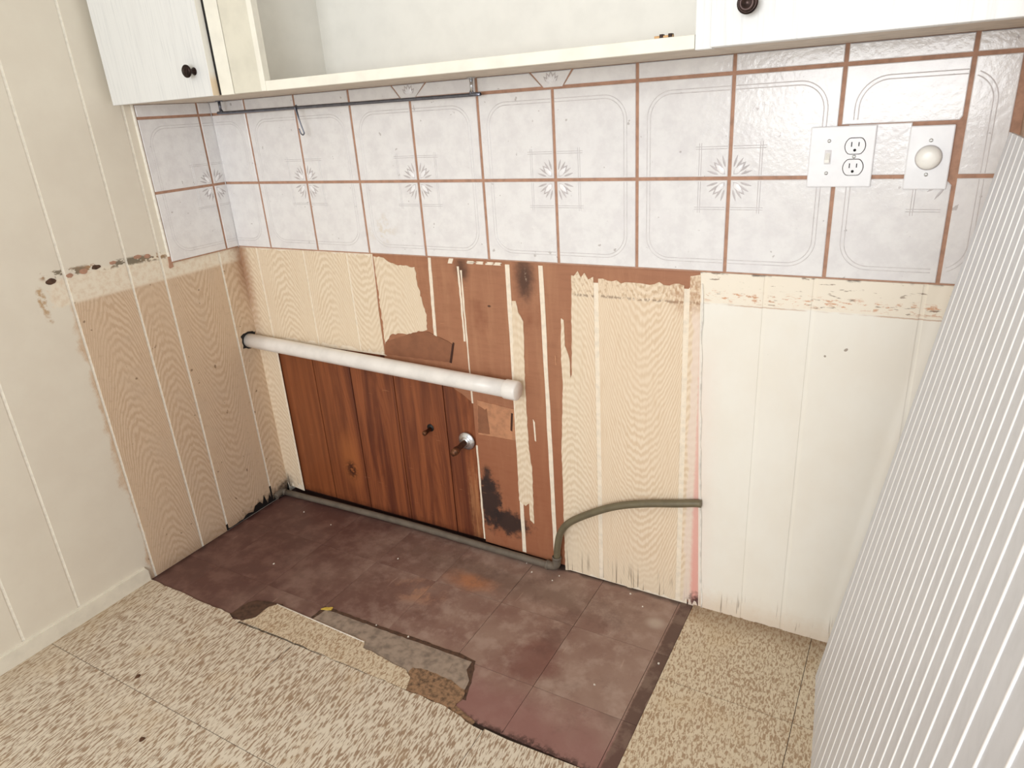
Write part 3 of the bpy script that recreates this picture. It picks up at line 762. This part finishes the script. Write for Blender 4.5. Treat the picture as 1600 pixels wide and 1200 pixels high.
# ------------------------------------------------------------ wall cabinets
CZ = 1.369; CY = -.31; CT = 2.1
c1 = thing('wall_cabinet', 'white laminate wall cabinet with one door and dark knob in the left corner', 'cabinet', (.24, 0, CZ))
b = NB(); add_box(b, (.002, -.292, CZ), (.488, -.011, CT)); obj('body', b, M['under'], c1)
b = NB(); add_box(b, (.436, -.310, CZ-.001), (.4805, -.292, CT), .001); obj('stile', b, M['cream'], c1)
b = NB(); add_box(b, (.4295, -.3088, CZ+.0008), (.4362, -.292, CT)); obj('gap_shade', b, M['black'], c1)  # solid black strip standing in for the shade between door and stile
b = NB(); add_box(b, (.0255, -.328, CZ-.001), (.4275, -.3095, CT), .0012); d1 = obj('door', b, M['door'], c1)
b = NB(); add_box(b, (.4275, -.3272, CZ-.0005), (.4286, -.3098, CT)); obj('edge_band', b, M['edgepaint'], d1)
def knob(x, z, y, parent, r=.0145):
    b = NB()
    add_lathe(b, [(.009, 0), (.0085, .002), (.006, .006), (.0055, .013), (r*.85, .017), (r, .020), (r, .023), (r*.8, .026), (r*.78, .0252), (r*.45, .0268), (r*.2, .0285), (0, .029)], (x, y, z), (0, -1, 0), 28)
    obj('knob', b, M['bronze'], parent)
knob(.3785, 1.4255, -.328, d1)
c2 = thing('wall_shelf', 'open cream wall cupboard without doors between the two white cabinets', 'cupboard', (1.04, 0, CZ))
b = NB(); add_box(b, (.4895, -.292, CZ), (1.60, -.011, CZ+.016)); obj('bottom_shelf', b, M['under'], c2)
b = NB(); add_box(b, (.4895, -.0105, CZ+.016), (1.60, -.0095, CT)); add_box(b, (.4895, -.016, CZ+.016), (1.60, -.0105, CT)); obj('back_panel', b, M['creamgrey'], c2)
b = NB(); add_box(b, (.4895, -.292, CZ+.016), (.508, -.016, CT)); obj('side_panel', b, M['creamgrey'], c2)
b = NB(); add_box(b, (1.592, -.292, CZ+.016), (1.60, -.016, CT)); obj('side_panel', b, M['creamgrey'], c2)
b = NB(); add_box(b, (.5085, -.292, CT-.018), (1.5915, -.0165, CT)); obj('top_panel', b, M['creamgrey'], c2)
b = NB(); add_box(b, (.4835, -.310, CZ-.0005), (.5745, -.292, CT), .001); obj('stile', b, M['stile'], c2)
b = NB(); add_box(b, (.5748, -.3105, CZ-.0005), (.5905, -.292, CT), .001); obj('stile', b, M['cream'], c2)
b = NB(); add_box(b, (.5908, -.310, CZ-.001), (1.584, -.292, CZ+.0205), .0012); obj('bottom_rail', b, M['cream'], c2)
ct = thing('cabinet_catch', 'small brass cabinet catch lying on the open shelf rail', 'catch', (1.53, -.29, CZ+.0205))
b = NB(); add_box(b, (1.5135, -.303, CZ+.0206), (1.5455, -.296, CZ+.0245), .0006); obj('catch_body', b, M['brass'], ct)
b = NB(); add_box(b, (1.523, -.305, CZ+.0206), (1.529, -.294, CZ+.0265), .0006); add_box(b, (1.538, -.305, CZ+.0206), (1.5445, -.294, CZ+.0265), .0006); obj('jaw', b, M['bronze'], ct)
c3 = thing('wall_cabinet', 'white laminate wall cabinet above the switch plates with large dark knob', 'cabinet', (1.84, 0, CZ))
b = NB(); add_box(b, (1.601, -.292, CZ), (2.07, -.011, CT)); obj('body', b, M['under'], c3)
b = NB(); add_box(b, (1.585, -.311, CZ-.003), (1.613, -.292, CT), .001); obj('stile', b, M['door'], c3)
b = NB(); add_box(b, (1.6135, -.328, CZ-.002), (2.069, -.2925, CT), .0012); d3 = obj('door', b, M['door'], c3)
knob(1.6735, 1.4215, -.328, d3, .0155)

# ------------------------------------------------------------ hanging rod and hook
RY = -.040
rd = thing('hanging_rod', 'dark steel hanging rod fixed under the wall cabinets', 'rod', (.53, RY, CZ))
b = NB(); path = curve_pts([(.095, RY, 1.3425), (.1, RY, 1.337), (.11, RY, 1.335), (.5, RY, 1.333), (.965, RY, 1.331), (.974, RY, 1.333), (.978, RY, 1.339)], 6)
add_tube(b, path, .0042, 12); obj('bar', b, M['steel'], rd)
for x, z in ((.093, 1.341), (.979, 1.337)):
    b = NB(); add_tube(b, [(x, RY, z-.002), (x, RY, CZ-.002)], .0042, 12); add_lathe(b, [(.0, 0), (.011, 0), (.011, .002), (.0, .002)], (x, RY, CZ-.0022), (0, 0, 1), 16); obj('post', b, M['chrome'] if x > .5 else M['steel'], rd)
hk = on_back(463, 168, RY)
b = NB()
hx = hk.x; hz = 1.333
pts = [(hx-.004, RY+.006, hz-.004), (hx-.003, RY+.005, hz+.0045), (hx, RY, hz+.0062), (hx+.001, RY-.006, hz+.002), (hx+.003, RY-.006, hz-.01), (hx+.016, RY-.004, hz-.06), (hx+.017, RY-.003, hz-.0665), (hx+.012, RY-.004, hz-.071), (hx+.006, RY-.005, hz-.066), (hx+.003, RY-.006, hz-.054)]
add_tube(b, curve_pts(pts, 5), .0019, 8); add_tube(b, [(hx+.002, RY-.003, hz+.0045), (hx+.0075, RY-.004, hz-.028), (hx+.0125, RY-.004, hz-.05)], .0015, 8)
tag(obj('s_hook', b, M['steel']), 'thin bent wire hook hanging from the dark rod', 'hook')

# ------------------------------------------------------------ white drain pipe
dp = thing('drain_pipe', 'white plastic pipe with end cap sticking out of the left wall', 'pipe', (.55, -.055, .60))
A = Vector((-.004, -.038, .613)); Bp = Vector((1.066, -.047, .583)); dr = (Bp-A).normalized()
b = NB(); add_tube(b, [A+dr*(1.025*k/8) for k in range(9)], .0240, 28); obj('tube', b, M['pvc'], dp)
b = NB(); e0 = A+dr*1.021
add_lathe(b, [(.0241, -.001), (.0262, .0), (.0272, .002), (.0274, .034), (.0262, .0385), (.0235, .0405), (0, .0410)], e0, dr, 32); obj('end_cap', b, M['pvc'], dp)
b = NB(); add_slab(b, jag([(-.038+.037*math.cos(k*PI/8)*(1.2 if k % 4 == 2 else .82), .614+.030*math.sin(k*PI/8)) for k in range(16)], .003, .006), LF, .0, .0008)
obj('pipe_hole', b, M['black'], wall_left)

# ------------------------------------------------------------ gas line and hose
gp = thing('gas_line', 'grey iron pipe along the floor with curved hose up to the wall', 'pipe', (.6, -.02, .012))
b = NB(); pts = [(.012, -.030, .014), (.3, -.020, .0145), (.6, -.014, .014), (.9, -.018, .014), (1.09, -.020, .0145), (1.108, -.020, .0155)]
add_tube(b, curve_pts(pts, 5), .0108, 16); obj('pipe', b, M['iron'], gp)
b = NB(); add_tube(b, curve_pts([(1.104, -.020, .015), (1.124, -.020, .0165), (1.134, -.020, .026), (1.136, -.020, .05)], 6), [.0128]*19, 16)
add_lathe(b, [(.0128, 0), (.0145, .001), (.0145, .007), (.0128, .008)], (1.1, -.020, .0148), (1, 0, 0), 16); add_lathe(b, [(.0128, 0), (.0142, .001), (.0142, .008), (.012, .009)], (1.136, -.020, .044), (0, 0, 1), 16)
obj('elbow', b, M['iron'], gp)
b = NB(); add_tube(b, curve_pts([(.014, -.030, .0145), (.004, -.034, .017), (.0, -.045, .018), (.002, -.07, .012)], 6), .0125, 14); obj('elbow', b, M['iron'], gp)
hp = [(1.137, -.021, .052), (1.143, -.024, .095), (1.158, -.028, .15), (1.192, -.030, .195), (1.268, -.030, .247), (1.335, -.028, .281), (1.41, -.025, .305), (1.49, -.02, .322), (1.535, -.0145, .331), (1.553, -.0135, .333)]
b = NB(); add_tube(b, curve_pts(hp, 6), .0102, 16); obj('hose', b, M['hose'], gp)

# ------------------------------------------------------------ water stubs
ws = thing('water_stub', 'copper water stub with round chrome flange on the brown wall', 'pipe', (.84, -.006, .37))
wc = on_back(728, 690, -.004)
b = NB(); add_lathe(b, [(.0, .001), (.0285, .001), (.0290, .003), (.027, .006), (.018, .0095), (.0135, .011), (.0130, .014), (0, .014)], (wc.x, .003, wc.z), (0, -1, 0), 32); obj('flange', b, M['chrome'], ws)
b = NB(); add_lathe(b, [(.0, 0), (.0085, 0), (.0085, .040), (.0115, .041), (.0118, .056), (.010, .058), (.0085, .058), (.0085, .066), (0, .066)], (wc.x, -.010, wc.z), (-.02, -1, -.12), 20); obj('stub', b, M['copper'], ws)
cp = on_back(671, 671, 0)
st = thing('copper_stub', 'small capped copper stub in a dark hole left of the chrome flange', 'pipe', (cp.x, .0, cp.z))
b = NB(); add_lathe(b, [(.0, 0), (.0125, 0), (.0125, .0012), (.0, .0012)], (cp.x, .0065, cp.z+.003), (0, -1, 0), 20); obj('hole', b, M['black'], st)
b = NB(); add_lathe(b, [(.0, 0), (.0062, 0), (.0062, .024), (.0078, .025), (.0078, .033), (.004, .036), (0, .036)], (cp.x, .006, cp.z), (-.05, -1, -.1), 16); obj('stub', b, M['copper'], st)

# ------------------------------------------------------------ wall plates
PY = -.0082
def screw(x, z, y, parent, r=.0034):
    b = NB(); add_lathe(b, [(.0, 0), (r, 0), (r, .0006), (r*.6, .0014), (0, .0016)], (x, y, z), (0, -1, 0), 14); add_box(b, (x-r*.8, y-.0019, z-.0004), (x+r*.8, y-.0012, z+.0004)); obj('screw', b, M['screw'], parent)
def plate_mesh(x0, x1, z0, z1):
    b = NB(); add_box(b, (x0, PY-.0055, z0), (x1, PY, z1), .0022); return b
op = thing('outlet_plate', 'white double wall plate with toggle switch and two power sockets', 'outlet', (1.7915, PY, 1.169))
x0, x1, z0, z1 = 1.734, 1.849, 1.1125, 1.2255
obj('plate', plate_mesh(x0, x1, z0, z1), M['plate'], op)
sx = 1.7685; ox = 1.8150; zc = 1.169; py = PY-.0055
b = NB(); add_box(b, (sx-.0058, py-.0012, zc-.0130), (sx+.0058, py+.001, zc+.0130), .0005); sw = obj('switch_frame', b, M['relief'], op)
b = NB(); add_slab(b, [(py-.0002, zc-.008), (py-.0100, zc-.0095), (py-.0105, zc-.004), (py-.0002, zc+.009)], lambda u, v, t: (t, u, v), sx-.0040, sx+.0040); obj('toggle', b, M['ivory'], op)
for zz in (zc+.030, zc-.030): screw(sx, zz, py, op)
screw(ox, zc, py, op)
for zz in (zc+.0195, zc-.0195):
    b = NB(); pts = []
    for k in range(28):
        a = 2*PI*k/28; u = .0172*math.cos(a); v = max(-.0142, min(.0142, .0172*math.sin(a))); pts.append((ox+u, zz+v))
    add_slab(b, pts, BK, -py-.001, -py+.0014); f_ = obj('socket', b, M['plate'], op)
    b = NB(); pts = [(ox+.0186*math.cos(2*PI*k/28), zz+max(-.0155, min(.0155, .0186*math.sin(2*PI*k/28)))) for k in range(28)]
    add_slab(b, pts, BK, -py-.001, -py+.0004); obj('socket_rim', b, M['seam'], op)
    b = NB(); add_box(b, (ox-.0072, py-.0017, zz-.0012), (ox-.0054, py-.001, zz+.0075)); add_box(b, (ox+.0054, py-.0017, zz-.0005), (ox+.0072, py-.001, zz+.0070))
    add_lathe(b, [(.0, 0), (.0026, 0), (.0026, .0006), (0, .0006)], (ox, py-.0012, zz-.0075), (0, -1, 0), 12); obj('slots', b, M['black'], f_)
dm = thing('dimmer_plate', 'white single wall plate with round ivory dimmer knob', 'switch', (1.9395, PY, 1.164))
obj('plate', plate_mesh(1.9040, 1.9750, 1.1075, 1.2205), M['plate'], dm)
b = NB(); add_lathe(b, [(.0, 0), (.0205, 0), (.0205, .004), (.0195, .012), (.0170, .0165), (.010, .0185), (0, .019)], (1.9395, py+.0005, 1.1645), (0, -1, 0), 36); obj('dimmer_knob', b, M['ivory'], dm)
b = NB(); add_lathe(b, [(.0, 0), (.0222, 0), (.0222, .0007), (0, .0007)], (1.9395, py, 1.1645), (0, -1, 0), 36); obj('knob_ring', b, M['relief'], dm)
for zz in (1.1645+.030, 1.1645-.030): screw(1.9395, zz, py, dm)

# ------------------------------------------------------------ leaning ribbed panel
BP = (1.86705, -.12820, .11453, .144478, -.045109, .0500317, .09054, -.00135, -.067398, -.047176)
def surf(s, z, h=0.0):
    ox_, oy_, a, bx, by, pit, fi, c, k, m = BP
    p = Vector((ox_+math.sin(a)*s+bx*z+c*z*(1.18-z)+k*s*s+m*s*z, oy_-math.cos(a)*s+by*z, z))
    n_ = Vector((-math.cos(a), -math.sin(a), .15)).normalized()
    return p+n_*h
HP = 1.215; PIT_ = BP[5]; S0 = BP[6]
rp = thing('ribbed_panel', 'white ribbed panel leaning to the right in front of the back wall', 'panel', surf(.5, 0))
NZ = 10
beads = [S0+PIT_*k for k in range(-1, 23)]
cuts = [0.0]+[s for s in beads if s > .01]
for s0, s1 in zip(cuts, cuts[1:]):
    b = NB(); g_ = .0006; rows = []
    for k in range(NZ+1):
        z = .001+(HP-.001)*k/NZ
        rows.append([b.verts.new(surf(s, z, h)) for s, h in ((s0+g_, -.005), (s0+g_, .0), (s1-g_, .0), (s1-g_, -.005))])
    for A_, B_ in zip(rows, rows[1:]):
        for j in range(4): b.faces.new((A_[j], A_[(j+1) % 4], B_[(j+1) % 4], B_[j]))
    b.faces.new(rows[0]); b.faces.new(rows[-1][::-1])
    obj('slat', b, M['ribpanel'], rp)
for s in cuts[1:]:
    b = NB(); rows = []
    prof = ((-.0021, -.0002), (-.0018, .0009), (-.0008, .0014), (.0008, .0014), (.0018, .0009), (.0021, -.0002))
    for k in range(NZ+1):
        z = .001+(HP-.001)*k/NZ
        rows.append([b.verts.new(surf(s+u, z, h)) for u, h in prof])
    for A_, B_ in zip(rows, rows[1:]):
        for j in range(5):
            f = b.faces.new((A_[j], A_[j+1], B_[j+1], B_[j])); f.smooth = True
        b.faces.new((A_[5], A_[0], B_[0], B_[5]))
    b.faces.new(rows[0]); b.faces.new(rows[-1][::-1])
    obj('bead', b, M['bead'], rp)

# ------------------------------------------------------------ debris
fl = [(428, 881), (622, 873), (823, 880), (831, 894), (862, 889), (863, 907), (874, 900), (985, 928), (1004, 948), (517, 820), (475, 800), (638, 995), (588, 977), (1029, 1037), (929, 1070), (696, 838), (822, 869)]
for i, (px, py_) in enumerate(fl):
    p = on_floor(px, py_, .001); b = NB(); r = random.uniform(.002, .0036)
    add_slab(b, [(p.x+r*math.cos(a)*random.uniform(.6, 1.1), p.y+r*math.sin(a)*random.uniform(.6, 1.1)) for a in [k*2*PI/6 for k in range(6)]], FL, .0005, .0025)
    lab = {0: 'small white paint flake alone on the red floor near its left side', 1: 'small white paint flake on the red floor between the two orange stains and the pipe', 7: 'white paint flake on the red floor below the cream veneer near the hose', 8: 'white paint flake on the red floor near the right end of the cream veneer',
           9: 'white paint flake close under the grey floor pipe, left part', 10: 'white paint flake near the left back corner of the red floor', 11: 'white paint flake at the upper edge of the torn grey layer', 12: 'white paint flake beside the torn grey layer, right of the yellow chip', 13: 'white paint flake on the dark strip beside the right vinyl tiles', 14: 'white paint flake in the middle of the front right red tiles'}
    o = obj('paint_flake', b, M['flake'])
    if i in lab: tag(o, lab[i], 'flake', 'white paint flakes on the red floor')
    else: tag(o, 'tiny white paint flake on the red floor by the pipe elbow', 'flake', 'white paint flakes by the pipe elbow')
p1, p2 = on_floor(503, 951, .003), on_floor(519, 952, .003)
b = NB(); add_slab(b, jag([(p1.x, p1.y-.004), (p2.x, p2.y-.004), (p2.x-.002, p2.y+.006), (p1.x+.006, p1.y+.005)], .001, .004), FL, .0023, .0055)
tag(obj('yellow_chip', b, M['yellow']), 'small yellow chip on the torn edge of the floor', 'chip')
for (px, py_, lab) in ((215, 1057, 'small brown dirt crumb on the vinyl, the one nearer the baseboard'), (222, 1155, 'small dark brown crumb on the vinyl near the lower left edge')):
    p = on_floor(px, py_, VZ); b = NB(); v0 = []
    for k in range(7): v0.append((p.x+random.uniform(.005, .009)*math.cos(k*2*PI/7), p.y+random.uniform(.005, .009)*math.sin(k*2*PI/7)))
    lo = [b.verts.new((x, y, VZ)) for x, y in v0]; hi = [b.verts.new(((x+p.x)/2, (y+p.y)/2, VZ+.004)) for x, y in v0]
    for k in range(7): b.faces.new((lo[k], lo[(k+1) % 7], hi[(k+1) % 7], hi[k]))
    b.faces.new(hi); b.faces.new(lo[::-1])
    tag(obj('dirt_crumb', b, M['dirt']), lab, 'crumb')
